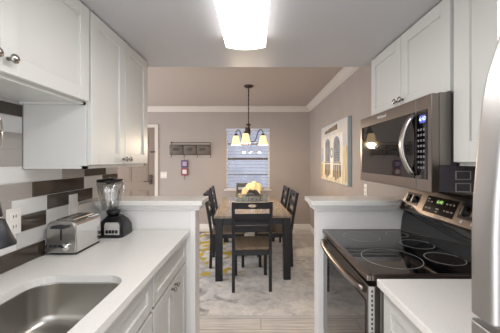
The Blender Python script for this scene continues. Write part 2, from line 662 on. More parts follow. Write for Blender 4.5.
# ------------------------------------------------------------------ tiled backsplash, left
bz, bh = .912, .074
rows = [
    [(.30, 3, .0), (.945, 3, 0), (1.345, 1, 0), (1.73, 2, 0)],
    [(.30, 0, 0), (.80, 0, 0), (1.185, 1, 0), (1.45, 2, 0), (1.65, 0, 0)],
    [(.30, 1, 0), (.967, 3, 0), (1.352, 0, 0), (1.60, 2, 0), (1.80, 1, 0)],
    [(.30, 0, 0), (.775, 2, 0), (1.16, 0, 0), (1.359, 3, 0), (1.738, 0, 0)],
    [(.30, 3, 0), (.883, 2, 0), (1.268, 3, 0), (1.651, 0, 0), (1.85, 3, 0)],
    [(.30, 1, 0), (.70, 2, 0), (1.08, 0, 0), (1.464, 2, 0), (1.657, 3, 0), (1.89, 1, 0)],
    [(.30, 0, 0), (.90, 2, 0), (1.30, 1, 0), (1.70, 2, 0)],
    [(.30, 3, 0), (.82, 2, 0), (1.25, 0, 0)],
    [(.30, 1, 0), (.75, 0, 0), (1.22, 0, 0)],
    [(.30, 2, 0), (.86, 3, 0), (1.25, 1, 0)],
]
b = MB()
yend = 2.055
b.mi = 4
b.box(XL + .0005, XL + .004, .3, 1.214, bz, 1.633)
b.box(XL + .0005, XL + .004, 1.214, 1.819, bz, 1.344)
b.mi = 0
for i, row in enumerate(rows):
    z0 = bz + i * bh
    z1 = z0 + bh
    for k, (y0, c, _) in enumerate(row):
        y1 = row[k + 1][0] if k + 1 < len(row) else yend
        lim = 1.819 if z0 < 1.12 else yend
        if z0 > 1.27:
            lim = yend if z0 < 1.29 else 1.2135
        y1 = min(y1, lim)
        if y1 - y0 < .01:
            continue
        zt = min(z1, 1.633)
        if 1.27 < z0 < 1.29:
            zt = 1.3435
        b.mi = c
        zb = max(z0, 1.1145) if y1 > 1.77 and z0 > 1.05 else z0
        b.box(XL + .002, XL + .008, y0 + .0015, y1 - .0015, zb + .0015, zt - .0015, .0012, 1)
struct(b.build('wall_tile_left', TILE + [M['grout']]))

# ------------------------------------------------------------------ left run: cabinets
def upper_cab(label, side, xw, xf, y0, y1, z0, z1, doors, knobs, zdoor, group, name='upper_cabinet', st=.058):
    """xw wall plane, xf door face"""
    r = root(name, ((xw + xf) / 2, (y0 + y1) / 2, z0))
    tag(r, label, 'cabinet', group)
    xb = xf - side * .021
    b = MB()
    a, c = min(xw, xb), max(xw, xb)
    b.box(a, c, y0, y1, z0 + .012, z1, .001, 1)
    # face frame lip hanging below the recessed underside
    l0, l1 = min(xb, xb - side * .02), max(xb, xb - side * .02)
    b.box(l0, l1, y0, y1, z0, z0 + .0125)
    b.box(a, c, y0, y0 + .016, z0, z0 + .0125)
    b.box(a, c, y1 - .016, y1, z0, z0 + .0125)
    b.build('body', M['cab'], r)
    for (d0, d1), ks in zip(doors, knobs):
        b = MB()
        shaker(b, side, xf, d0, d1, zdoor, z1 - .006, st)
        d = b.build('door', M['cab'], r)
        if ks:
            knob('knob', side, xf, ks[0], ks[1], d)
    return r
XU = -.745
upper_cab('short white wall cabinet above the sink with a round knob', 1, XL + .0085, XU, .39, 1.212, 1.634, ZK - .001,
          [(.395, .780), (.785, 1.205)], [(.755, 1.69), (.808, 1.69)], 1.647, 'upper cabinets on the left')
upper_cab('tall white wall cabinet hanging above the toaster and blender', 1, XL + .0085, XU, 1.215, 1.862, 1.345, ZK - .001,
          [(1.22, 1.535), (1.54, 1.858)], [(1.51, 1.39), (1.565, 1.39)], 1.362, 'upper cabinets on the left')

def base_cab(label, side, xw, xf, y0, y1, units, group, top=.882):
    """units: list of (kind, y0, y1, z0, z1, knob or None)"""
    r = root('base_cabinet', ((xw + xf) / 2, (y0 + y1) / 2, 0))
    tag(r, label, 'cabinet', group)
    xb = xf - side * .021
    b = MB()
    a, c = min(xw, xb), max(xw, xb)
    b.box(a, c, y0, y0 + .018, .1, top)
    b.box(a, c, y1 - .018, y1, .1, top)
    b.box(a, c, y0 + .018, y1 - .018, .1, .118)
    f0, f1 = min(xb, xb - side * .02), max(xb, xb - side * .02)
    b.box(f0, f1, y0 + .018, y1 - .018, .118, top)
    k0, k1 = min(xb - side * .07, xb - side * .085), max(xb - side * .07, xb - side * .085)
    b.box(k0, k1, y0, y1, 0, .1)
    bx0, bx1 = (xw, xw + .01) if side > 0 else (xw - .01, xw)
    b.box(bx0, bx1, y0 + .018, y1 - .018, 0, top)
    b.build('body', M['cab'], r)
    for kind, u0, u1, z0, z1, ks in units:
        b = MB()
        shaker(b, side, xf, u0, u1, z0, z1, .055)
        d = b.build(kind, M['cab'], r)
        if ks:
            knob('knob', side, xf, ks[0], ks[1], d)
    return r
XBF = -.46
base_cab('white base cabinet with one drawer over two doors below the toaster', 1, XL + .001, XBF, 1.212, 1.805,
         [('drawer', 1.219, 1.795, .715, .865, None), ('door', 1.219, 1.5045, .115, .700, (1.478, .672)), ('door', 1.5095, 1.795, .115, .700, (1.536, .672))],
         'base cabinets on the left')
base_cab('white sink base cabinet with shaker doors under the sink', 1, XL + .001, XBF, .30, 1.209,
         [('drawer', .31, 1.200, .715, .865, None), ('door', .31, .7525, .115, .700, (.725, .672)), ('door', .7575, 1.200, .115, .700, (.785, .672))],
         'base cabinets on the left')

# counter with the sink cut-out
SX0, SX1, SY0, SY1, SR = -.885, -.515, .36, 1.10, .085
def ring_plate(b, rect, inner, z0, z1):
    x0, x1, y0, y1 = rect
    cx = sum(p[0] for p in inner) / len(inner)
    cy = sum(p[1] for p in inner) / len(inner)
    def hit(p):
        dx, dy = p[0] - cx, p[1] - cy
        t = min([(x1 - cx) / dx if dx > 1e-9 else 1e9, (x0 - cx) / dx if dx < -1e-9 else 1e9,
                 (y1 - cy) / dy if dy > 1e-9 else 1e9, (y0 - cy) / dy if dy < -1e-9 else 1e9])
        return (cx + dx * t, cy + dy * t)
    pts = []
    ang = lambda p: math.atan2(p[1] - cy, p[0] - cx)
    L = sorted(inner, key=ang)
    corners = sorted([(x0, y0), (x1, y0), (x1, y1), (x0, y1)], key=ang)
    for i, p in enumerate(L):
        pts.append((p, hit(p)))
        q = L[(i + 1) % len(L)]
        a0, a1 = ang(p), ang(q)
        if a1 < a0:
            a1 += 2 * pi
        for c in corners:
            ac = ang(c)
            if ac < a0:
                ac += 2 * pi
            if a0 + 1e-6 < ac < a1 - 1e-6:
                # point on the inner chord in that direction
                d = (cos(ac), sin(ac))
                ex, ey = q[0] - p[0], q[1] - p[1]
                den = d[0] * ey - d[1] * ex
                t = ((p[0] - cx) * ey - (p[1] - cy) * ex) / den
                pts.append(((cx + d[0] * t, cy + d[1] * t), c))
    n = len(pts)
    V = [[b.bm.verts.new((*p[j], z)) for p in pts] for z in (z0, z1) for j in (0, 1)]
    i0, o0, i1, o1 = V
    for k in range(n):
        m = (k + 1) % n
        for q in ((i1[k], i1[m], o1[m], o1[k]), (o0[k], o0[m], i0[m], i0[k]), (o1[k], o1[m], o0[m], o0[k]), (i0[k], i0[m], i1[m], i1[k])):
            b._faces([b.bm.faces.new(q)])
b = MB()
ring_plate(b, (XL + .0085, -.44, .28, 1.8065), rrect((SX0 + SX1) / 2, (SY0 + SY1) / 2, (SX1 - SX0) / 2, (SY1 - SY0) / 2, SR), .8825, .912)
tag(b.build('countertop', M['quartz']), 'long white quartz countertop with the sink cut into it', 'countertop')

# undermount sink
r = root('sink', ((SX0 + SX1) / 2, (SY0 + SY1) / 2, .70))
tag(r, 'stainless steel undermount sink bowl in the left counter', 'sink')
b = MB()
cx, cy, hx, hy = (SX0 + SX1) / 2, (SY0 + SY1) / 2, (SX1 - SX0) / 2, (SY1 - SY0) / 2
def rr3(d, z, rad):
    return [(x, y, z) for x, y in rrect(cx, cy, hx - d, hy - d, rad)]
b.loft([rr3(-.02, .8818, SR + .02), rr3(-.004, .8818, SR + .004), rr3(-.003, .875, SR), rr3(.004, .76, SR - .004), rr3(.012, .735, SR - .01),
        rr3(.03, .722, SR - .02), rr3(.06, .717, .05), rr3(.10, .715, .05), rr3(.15, .713, .03),
        ], False, True)
b.loft([rr3(-.02, .8800, SR + .02), rr3(-.005, .874, SR), rr3(.002, .76, SR - .004), rr3(.010, .733, SR - .01), rr3(.03, .719, SR - .02), rr3(.12, .710, .04)], False, True)
b.build('bowl', M['steel_sink'], r)
b = MB()
b.lathe([(0, .714), (.03, .714), (.045, .7155), (.05, .7145)], (cx, cy + .08, 0.001), 24)
b.build('drain', M['chrome'], r)

# faucet: gooseneck behind the sink, spray head over the bowl
r = root('kitchen_faucet', (-.97, .74, .912))
tag(r, 'pull-down gooseneck faucet with dark spray head over the sink', 'faucet')
b = MB()
b.lathe([(.032, .912), (.032, .918), (.024, .925), (.022, 1.0), (.016, 1.01)], (-.97, .74, 0), 20)
b.build('base', M['chrome'], r)
pts = [(-.97, .74, 1.0), (-.97, .74, 1.25), (-.97, .74, 1.45)]
for k in range(1, 15):
    a = pi - (pi + .22) * k / 14
    pts.append((-.841 + .128 * cos(a), .74, 1.465 + .125 * sin(a)))
pts += [(-.731, .74, 1.39), (-.742, .74, 1.32), (-.739, .74, 1.293)]
MB().tube(pts, .014, 14).build('spout', M['chrome'], r)
b = MB()
ax = Vector((.26, 0, -1)).normalized()
o0 = Vector((-.738, .74, 1.292))
prof = [(0, .014), (.012, .018), (.035, .020), (.068, .019), (.071, .0165), (.076, .0165), (.079, .021), (.12, .027), (.15, .033), (.156, .031)]
b.tube([o0 + ax * h for h, _ in prof], [q for _, q in prof], 18)
hd = b.build('spray_head', M['spray'], r)
b = MB()
b.tube([o0 + ax * .0705, o0 + ax * .0765], [.0195, .0195], 18)
b.build('ring', M['chrome'], hd)
b = MB()
side = Vector((.6, -1, .19)).normalized()
for h in (.098, .122):
    p = o0 + ax * h + side * (.0225 if h < .1 else .0265)
    b.tube([p, p + side * .004], .008, 12)
b.build('buttons', M['black_plastic'], hd)
b = MB()
b.tube([(-.97, .72, .97), (-.97, .69, .975), (-.96, .65, 1.01)], [.009, .008, .006])
b.build('handle', M['chrome'], r)

# wall plates on the tile
def outlet(name, label, x, s, y, z, m, cat='outlet', group=None, kind='outlet'):
    r = root(name, (x, y, z))
    tag(r, label, cat, group)
    a, c = sorted((x, x + s * .005))
    MB().box(a, c, y - .035, y + .035, z - .0575, z + .0575, .0015).build('plate', m, r)
    b = MB()
    a, c = sorted((x + s * .0045, x + s * .0075))
    if kind == 'outlet':
        b.box(a, c, y - .017, y + .017, z + .006, z + .038, .001)
        b.box(a, c, y - .017, y + .017, z - .038, z - .006, .001)
        o = b.build('socket', m, r)
        a, c = sorted((x + s * .007, x + s * .0082))
        for zz in (z + .022, z - .022):
            for yy in (y - .0065, y + .0065):
                b = MB()
                b.box(a, c, yy - .0015, yy + .0015, zz - .006, zz + .006)
                b.build('slot', M['grey_plastic'], o)
    else:
        b.box(a, c, y - .017, y + .017, z - .034, z + .034, .001)
        b.build('rocker', m, r)
    return r
outlet('wall_outlet', 'white outlet plate on the tile behind the faucet', XL + .0082, 1, 1.165, 1.118, M['white_plastic'], group=None)
outlet('light_switch', 'white switch plate on the tile between toaster and wall cabinet', XL + .0082, 1, 1.548, 1.13, M['white_plastic'], 'switch', kind='switch')

# ------------------------------------------------------------------ toaster
TX0, TX1, TY0, TY1, TZ = -1.032, -.886, 1.325, 1.545, .912
r = root('toaster', ((TX0 + TX1) / 2, (TY0 + TY1) / 2, TZ))
tag(r, 'polished two-slot toaster with dark lever on the counter', 'toaster')
b = MB()
prof = []
x0, x1, zb, zt = TX0, TX1, TZ + .012, TZ + .172
prof = [(x0 + .004, zb), (x1 - .004, zb), (x1, zb + .01), (x1 - .003, zt - .035)]
for k in range(1, 7):
    a = radians(90 * k / 6)
    prof.append((x1 - .033 + .030 * cos(a), zt - .035 + .035 * sin(a) * .95))
for k in range(0, 7):
    a = radians(90 + 90 * k / 6)
    prof.append((x0 + .033 + .030 * cos(a), zt - .035 + .035 * sin(a) * .95))
prof.append((x0, zb + .01))
b.prism(prof, 'y', TY0 + .012, TY1 - .004)
body = b.build('body', M['chrome'], r)
b = MB()
b.prism([(cx_ * 1.0 + (TX0 + TX1) / 2 * 0, z) for cx_, z in prof], 'y', TY0, TY0 + .014, .004)
fp = b.build('front_panel', M['steel'], r)
b = MB()
cxm = (TX0 + TX1) / 2
b.box(cxm - .004, cxm + .004, TY0 - .0012, TY0 + .004, TZ + .075, TZ + .15)
b.build('lever_slot', M['black_plastic'], fp)
b = MB()
b.box(cxm - .036, cxm + .036, TY0 - .026, TY0 - .002, TZ + .137, TZ + .149, .004)
b.build('lever', M['grey_plastic'], r)
b = MB()
b.lathe([(.02, 0), (.021, -.004), (.017, -.016), (0, -.018)], (cxm + .027, TY0, TZ + .045), 18, 'y')
b.build('dial', M['chrome'], r)
b = MB()
for k in range(3):
    b.box(cxm - .058 + k * .022, cxm - .042 + k * .022, TY0 - .005, TY0 + .001, TZ + .040, TZ + .054, .002)
b.build('buttons', M['grey_plastic'], r)
b = MB()
b.box(cxm - .046, cxm + .046, TY0 + .03, TY1 - .02, TZ + .1655, TZ + .1745, .003)
tp = b.build('top_plate', M['steel'], r)
b = MB()
for xs in (-.024, .024):
    b = MB()
    b.box(cxm + xs - .013, cxm + xs + .013, TY0 + .045, TY1 - .035, TZ + .1735, TZ + .1755)
    b.build('slot', M['black_plastic'], tp)
b = MB()
b.box(TX0 + .004, TX1 - .004, TY0 + .012, TY1 - .008, TZ, TZ + .0125, .003)
b.build('base', M['black_plastic'], r)
b = MB()
b.tube([(TX0 + .02, TY0 + .1, TZ + .03), (TX0 - .006, TY0 + .07, TZ + .05), (TX0 - .011, TY0 + .02, TZ + .05), (TX0 - .012, TY0 - .01, TZ + .015), (TX0 - .010, TY0 + .10, TZ + .006)], .0035, 8)
b.build('cord', M['black_plastic'], r)

# ------------------------------------------------------------------ blender
BX, BY, BZ = -.888, 1.70, .912
r = root('blender', (BX, BY, BZ))
tag(r, 'countertop blender with clear glass jar and dark base beside the toaster', 'blender')
b = MB()
def sq(d, z, rad, dy=0):
    return [(x, y, z) for x, y in rrect(BX, BY + dy, d, d, rad, 5)]
b.loft([sq(.082, BZ, .03), sq(.084, BZ + .012, .03), sq(.080, BZ + .06, .03), sq(.068, BZ + .09, .03), sq(.050, BZ + .112, .03), sq(.042, BZ + .122, .028)])
b.build('base', M['black_plastic'], r)
# control panel on the face that looks to the room
b = MB()
FW = Vector((.62, -.78, 0))
ang = math.atan2(FW.y, FW.x)
def facept(u, v, d):
    return None
y_f = BY - .0845
b.loft([[(BX - .030 + .01, y_f - .0015, BZ + .022), (BX + .068, y_f - .0015, BZ + .022), (BX + .068, y_f + .006, BZ + .022), (BX - .020, y_f + .006, BZ + .022)],
        [(BX - .022, y_f + .0005, BZ + .075), (BX + .064, y_f + .0005, BZ + .075), (BX + .064, y_f + .012, BZ + .075), (BX - .022, y_f + .012, BZ + .075)],
        [(BX - .020, y_f + .0095, BZ + .092), (BX + .052, y_f + .0095, BZ + .092), (BX + .052, y_f + .020, BZ + .092), (BX - .020, y_f + .020, BZ + .092)]], smooth=False)
cp = b.build('control_panel', M['grey_paint'], r)
b = MB()
for k in range(4):
    b.box(BX - .012 + k * .019, BX + .003 + k * .019, y_f - .005, y_f + .003, BZ + .030, BZ + .050, .002)
b.build('buttons', M['black_plastic'], cp)
b = MB()
JX = BX - .030
b.lathe([(.030, BZ + .1225), (.034, BZ + .128), (.042, BZ + .148), (.040, BZ + .1555)], (BX - .010, BY, 0), 20)
b.build('collar', M['black_plastic'], r)
b = MB()
fl = []
for (rad, z) in [(.036, .156), (.043, .16), (.054, .21), (.067, .27), (.076, .335)]:
    ring = []
    for k in range(48):
        a = 2 * pi * k / 48
        q = rad * (1 + .07 * cos(8 * a))
        ring.append((JX + q * cos(a), BY + q * sin(a), BZ + z))
    fl.append(ring)
for (rad, z) in [(.0725, .335), (.0635, .27), (.0505, .21), (.0395, .166)]:
    ring = []
    for k in range(48):
        a = 2 * pi * k / 48
        q = rad * (1 + .07 * cos(8 * a))
        ring.append((JX + q * cos(a), BY + q * sin(a), BZ + z))
    fl.append(ring)
b.loft(fl)
jar = b.build('jar', M['jar'], r)
b = MB()
hx_ = [(JX + .066, BY - .02, BZ + .325), (JX + .095, BY - .028, BZ + .32), (JX + .103, BY - .03, BZ + .30), (JX + .095, BY - .028, BZ + .255), (JX + .075, BY - .022, BZ + .222), (JX + .053, BY - .016, BZ + .226)]
b.tube(hx_, .0075, 10)
b.build('handle', M['jar'], jar)
b = MB()
b.lathe([(.074, BZ + .3355), (.077, BZ + .338), (.077, BZ + .347), (.072, BZ + .351), (.03, BZ + .352), (.028, BZ + .358), (0, BZ + .358)], (JX, BY, 0), 28)
b.build('lid', M['black_plastic'], r)
b = MB()
for k in range(4):
    a = k * pi / 2 + .3
    b.box(JX - .002, JX + .002, BY - .002, BY + .002, BZ + .1665, BZ + .175)
    b.tube([(JX, BY, BZ + .174), (JX + .022 * cos(a), BY + .022 * sin(a), BZ + .182)], [.004, .002], 6)
b.build('blades', M['chrome'], jar)

# ------------------------------------------------------------------ right run
base_cab('white base cabinet with a drawer between range and fridge', -1, XR - .001, .505, .545, 1.06,
         [('drawer', .552, 1.052, .70, .865, None), ('door', .552, 1.052, .115, .685, (1.0, .64))], None)
b = MB()
b.box(.485, XR - .0085, .540, 1.068, .8825, .912, .003)
tag(b.build('countertop', M['quartz']), 'small white quartz countertop between range and fridge', 'countertop')

XUR = .795
upper_cab('short white wall cabinet with two doors above the microwave', -1, XR - .001, XUR, 1.089, 1.838, 1.664, ZK - .001,
          [(1.094, 1.4605), (1.4655, 1.834)], [(1.437, 1.71), (1.492, 1.71)], 1.668, 'upper cabinets on the right')
upper_cab('tall white wall cabinet between microwave and fridge', -1, XR - .0085, XUR, .545, 1.085, 1.362, ZK - .001,
          [(.55, 1.074)], [(.585, 1.43)], 1.377, 'upper cabinets on the right', st=.078)

# microwave
MX, MY0, MY1, MZ0, MZ1 = .72, 1.096, 1.836, 1.250, 1.6625
r = root('microwave', (.9, 1.466, MZ0))
tag(r, 'stainless over-the-range microwave with curved handle and keypad', 'microwave')
bd = MB().box(MX + .035, XR - .002, MY0 + .003, MY1 - .003, MZ0 + .004, MZ1, .002).build('body', M['charcoal'], r)
b = MB()
for zc in (1.322, 1.272):
    for (x0, x1, z0, z1) in ((.822, .885, zc + .015, zc + .018), (.822, .885, zc - .018, zc - .015), (.822, .825, zc - .015, zc + .015), (.882, .885, zc - .015, zc + .015)):
        b.box(x0, x1, MY0 + .001, MY0 + .004, z0, z1)
b.build('embossed_panel', M['print_grey'], bd)
MB().box(MX + .0348, .80, MY0 + .0005, MY0 + .0028, 1.365, MZ1).build('side_trim', M['steel_side'], r)
YD = 1.20                      # seam between door and control column
b = MB()
b.box(MX + .002, MX + .0345, YD + .002, MY1, MZ0, MZ1 - .003, .003)
d = b.build('door', M['steel_dark'], r)
b = MB()
b.box(MX - .0005, MX + .006, YD + .008, MY1 - .03, MZ0 + .052, MZ1 - .062, .002)
b.build('window', M['black_gloss'], d)
b = MB()
b.box(MX + .002, MX + .0345, MY0, YD - .002, MZ0, MZ1 - .003, .003)
c = b.build('control_column', M['steel_dark'], r)
b = MB()
b.box(MX - .0005, MX + .006, MY0 + .026, YD - .004, MZ0 + .052, MZ1 - .062, .002)
kp = b.build('control_panel', M['black_gloss'], c)
b = MB()
b.box(MX - .0015, MX + .002, MY0 + .035, YD - .030, MZ1 - .118, MZ1 - .085)
disp = b.build('display', M['blue_led'], kp)
text('digits', '6:40', .026, frame_mtx((MX - .0018, MY0 + .054, MZ1 - .101), (0, -1, 0), (0, 0, 1)), mat('lit digits', (.6, .7, 1), .4, emit=((.6, .65, 1), 1.0)), disp)
b = MB()
for i in range(8):
    for j in range(3):
        z = MZ1 - .145 - i * .0235
        y = MY0 + .040 + j * .019
        b.box(MX - .0012, MX + .002, y, y + .011, z - .006, z + .004)
b.build('keypad', mat('keypad print', hexc('77757a'), .5), kp)
b = MB()
hp = []
for k in range(17):
    t = k / 16
    hp.append((MX - .004 - .040 * sin(pi * t) ** .7, YD + .016 + .020 * sin(pi * t), MZ0 + .072 + (MZ1 - MZ0 - .150) * t))
b.tube(hp, .016, 12, flat=(1.9, .7))
b.build('handle', M['steel'], d)
text('logo', 'Whirlpool', .026, frame_mtx((MX + .0015, 1.53, MZ1 - .030), (0, -1, 0), (0, 0, 1)), M['print_white'], d)
b = MB()
for k in range(12):
    b.box(MX + .06, MX + .30, MY0 + .10 + k * .045, MY0 + .125 + k * .045, MZ0 - .0005, MZ0 + .005)
b.build('vent_grille', M['grey_plastic'], r)

# range
RY0, RY1, RX = 1.098, 1.817, .470
r = root('range', (.78, 1.466, 0))
tag(r, 'stainless electric range with black glass cooktop', 'range')
b = MB()
b.box(RX + .045, XR - .01, RY0, RY1, .09, .893, .002)
b.box(RX + .10, XR - .03, RY0 + .02, RY1 - .02, 0, .0895)
b.build('body', M['steel_side'], r)
b = MB()
b.box(RX - .008, 1.035, RY0 - .004, RY1 + .002, .8935, .914, .003)
ct = b.build('cooktop', M['black_gloss'], r)
b = MB()
b.box(RX - .014, RX + .008, RY0 - .006, RY1 + .0025, .8905, .9165, .004)
b.box(RX + .0085, 1.03, RY0 - .006, RY0 + .012, .8905, .9165, .003)
b.box(RX + .0085, 1.03, RY1 - .012, RY1 + .0025, .8905, .9165, .003)
b.build('trim', M['steel_dark'], ct)
for (x, y, rad) in ((.905, 1.280, .085), (.655, 1.29, .135), (.90, 1.70, .065), (.655, 1.65, .105), (.905, 1.50, .085)):
    b = MB()
    for q in (rad,):
        b.lathe([(q, .9143), (q - .0032, .9143), (q - .0032, .9147), (q, .9147)], (x, y, 0), 56, close=True)
    b.build('burner_ring', M['ring'], ct)
# oven door
b = MB()
b.box(RX - .006, RX + .0445, RY0 + .002, RY1 - .002, .235, .868, .004)
od = b.build('oven_door', M['steel_dark'], r)
b = MB()
b.box(RX - .010, RX - .004, RY0 + .022, RY1 - .014, .25, .80, .002)
b.build('window', M['black_gloss'], od)
b = MB()
hp = []
for k in range(21):
    t = k / 20
    hp.append((RX - .010 - .022 * (1 - (2 * t - 1) ** 4) ** .9 - .014 * sin(pi * t), RY0 + .02 + (RY1 - RY0 - .04) * t, .845))
b.tube(hp, .0145, 12, flat=(1.25, .9))
b.build('handle', M['steel_dark'], od)
b = MB()
b.box(RX - .004, RX + .019, RY0 - .001, RY0 + .0019, .25, .865)
b.build('side_trim', M['grey_paint'], od)
b = MB()
for k in range(12):
    b.box(RX + .006, RX + .013, RY0 - .0015, RY0 + .001, .852 - k * .019 - .010, .852 - k * .019)
b.build('vent_slots', M['black_plastic'], od)
b = MB()
b.box(RX - .006, RX + .0445, RY0 + .002, RY1 - .002, .095, .225, .004)
b.build('drawer', M['steel'], r)
# back guard
b = MB()
b.prism([(.985, .9145), (XR - .010, .9145), (XR - .010, 1.06), (1.012, 1.06), (.994, .99)], 'y', RY0 + .002, RY1 - .002)
bgd = b.build('riser', M['black_gloss'], r)
b = MB()
b.prism([(.985, 1.055), (.990, 1.06), (XR - .010, 1.0605), (XR - .010, 1.205), (1.06, 1.205), (1.042, 1.196), (.982, 1.068)], 'y', RY0, RY1)
pn = b.build('control_panel', M['steel_dark'], r)
P0 = Vector((.982, 0, 1.068))
UP = Vector((1.042 - .982, 0, 1.196 - 1.068)).normalized()
NRM = Vector((-UP.z, 0, UP.x))
def on_panel(y, v, d):
    p = P0 + UP * v + NRM * d
    return (p.x, y, p.z)
def panel_box(b, y0, y1, v0, v1, d0, d1):
    b2 = bmesh.new()
    c = [b2.verts.new(on_panel(y, v, d)) for d in (d0, d1) for (y, v) in ((y0, v0), (y1, v0), (y1, v1), (y0, v1))]
    for q in ((0, 1, 2, 3), (7, 6, 5, 4), (0, 4, 5, 1), (1, 5, 6, 2), (2, 6, 7, 3), (3, 7, 4, 0)):
        b2.faces.new([c[k] for k in q])
    b.merge(b2)
b = MB()
panel_box(b, 1.35, 1.59, .020, .118, -.002, .002)
gp = b.build('display_panel', M['brown_black'], pn)
b = MB()
panel_box(b, 1.445, 1.505, .080, .102, .0018, .0028)
gd = b.build('display', mat('display window', hexc('131a10'), .3), gp)
text('digits', '6:40', .026, frame_mtx(on_panel(1.475, .091, .003), (0, -1, 0), UP), M['green_led'], gd)
for (y, v, l) in ((1.57, .1, .018), (1.568, .085, .012), (1.54, .085, .018), (1.565, .045, .02), (1.535, .045, .02), (1.475, .05, .025), (1.475, .035, .018),
                  (1.42, .09, .014), (1.395, .09, .014), (1.37, .09, .014), (1.42, .05, .012), (1.395, .05, .02), (1.368, .05, .016)):
    b = MB()
    panel_box(b, y - l / 2, y + l / 2, v - .004, v + .004, .0018, .0026)
    b.build('touch_key', M['print_grey'], gp)
text('logo', 'Whirlpool', .017, frame_mtx(on_panel(1.44, .0095, .0006), (0, -1, 0), UP), M['print_white'], pn)
b = MB()
panel_box(b, 1.655, 1.795, .036, .116, -.002, .0015)
b.build('knob_recess', M['black_plastic'], pn)
b = MB()
panel_box(b, 1.185, 1.325, .036, .116, -.002, .0015)
b.build('knob_recess', M['black_plastic'], pn)
for y in (1.76, 1.695, 1.29, 1.225):
    b = MB()
    c0 = Vector(on_panel(y, .075, 0))
    b.tube([c0, c0 + NRM * .004, c0 + NRM * .0045, c0 + NRM * .016], [.027, .027, .022, .020], 20)
    kn = b.build('knob', M['black_plastic'], pn)
    b = MB()
    panel_box(b, y - .004, y + .004, .052, .098, .0155, .021)
    b.build('grip', M['steel'], kn)
for y in (1.76, 1.695, 1.29, 1.225):
    b = MB()
    panel_box(b, y - .008, y + .008, .014, .030, .0, .001)
    b.build('knob_mark', M['print_white'], pn)

# fridge
FX, FY1 = .465, .530
r = root('refrigerator', (.79, .07, 0))
tag(r, 'stainless top-freezer refrigerator at the end of the right counter', 'refrigerator')
MB().box(FX + .065, XR - .01, -.36, FY1 - .006, .02, 1.70, .005).build('body', mat('dark fridge side', hexc('4b494a'), .5), r)
def fdoor(name, z0, z1):
    b = MB()
    poly = []
    for k in range(13):
        t = k / 12
        poly.append((FX + .012 - .016 * sin(pi * t), -.36 + (FY1 + .36) * t))
    poly += [(FX + .06, FY1), (FX + .06, -.36)]
    b.prism(poly, 'z', z0, z1, .003)
    return b.build(name, M['steel_fridge'], r)
fd = fdoor('freezer_door', 1.098, 1.70)
ld = fdoor('door', .06, 1.086)
def bow_handle(prof, parent):
    """prof: (x of the outer face, z) from the free end to where it sweeps into the door"""
    b = MB()
    rings = []
    for x, z in prof:
        rings.append([(x + .011 + px_, .4815 + py_, z) for px_, py_ in rrect(0, 0, .011, .0265, .0095, 5)])
    b.loft(rings)
    zf = prof[0][1]
    s_ = 1 if prof[1][1] > zf else -1
    z0, z1 = sorted((zf + s_ * .012, zf + s_ * .032))
    b.box(prof[0][0] + .012, FX + .003, .463, .500, z0, z1, .003)
    return b.build('handle', M['steel_fridge'], parent)
bow_handle([(.4062, 1.100), (.4055, 1.103), (.4055, 1.25), (.408, 1.31), (.4125, 1.366), (.4175, 1.42), (.426, 1.50), (.434, 1.54), (.445, 1.577), (.456, 1.612), (.466, 1.64)], fd)
bow_handle([(.4062, 1.086), (.4055, 1.083), (.4055, .95), (.408, .88), (.4125, .82), (.4175, .77), (.426, .70), (.445, .62), (.466, .56)], ld)

# ------------------------------------------------------------------ ceiling light
r = root('ceiling_light', (-.05, .82, ZK))
tag(r, 'lit fluorescent box light on the kitchen ceiling', 'ceiling light')
LX0, LX1, LY0, LY1 = -.163, .060, .30, 1.50
MB().box(LX0 + .012, LX1 - .012, LY0 + .01, LY1 - .01, ZK - .022, ZK - .0005, .002).build('housing', M['white_plastic'], r)
b = MB()
xm, hw = (LX0 + LX1) / 2, (LX1 - LX0) / 2
poly = [(xm - hw, ZK - .0225), (xm - hw, ZK - .045)]
for k in range(0, 13):
    t = -1 + 2 * k / 12
    poly.append((xm + hw * .985 * t, ZK - .058 - .014 * (1 - t * t)))
poly += [(xm + hw, ZK - .045), (xm + hw, ZK - .0225)]
b.prism(poly, 'y', LY0 + .012, LY1 - .012)
b.build('diffuser', M['lens'], r)
b = MB()
b.prism([(x, z - .0015 if z < ZK - .03 else z) for x, z in poly], 'y', LY1 - .0115, LY1)
b.build('end_cap', M['white_plastic'], r)
b = MB()
b.prism([(x, z - .0015 if z < ZK - .03 else z) for x, z in poly], 'y', LY0, LY0 + .0115)
b.build('end_cap', M['white_plastic'], r)
al = bpy.data.lights.new('diffuser_light', 'AREA')
al.shape = 'RECTANGLE'
al.size, al.size_y = .20, 1.14
al.energy = LENS_WATT
al.color = (1.0, .985, .97)
ao = bpy.data.objects.new('diffuser_light', al)
COL.objects.link(ao)
ao.parent = r
ao.location = Vector((xm, (LY0 + LY1) / 2, ZK - .0745)) - Vector(r.location)

# ------------------------------------------------------------------ dining room: rug
b = MB()
b.box(-1.55, .88, 2.38, 5.15, 0.0005, .010, .003)
tag(b.build('area_rug', M['rug']), 'grey abstract rug with mustard splashes under the dining table', 'rug')
RZ = .0105

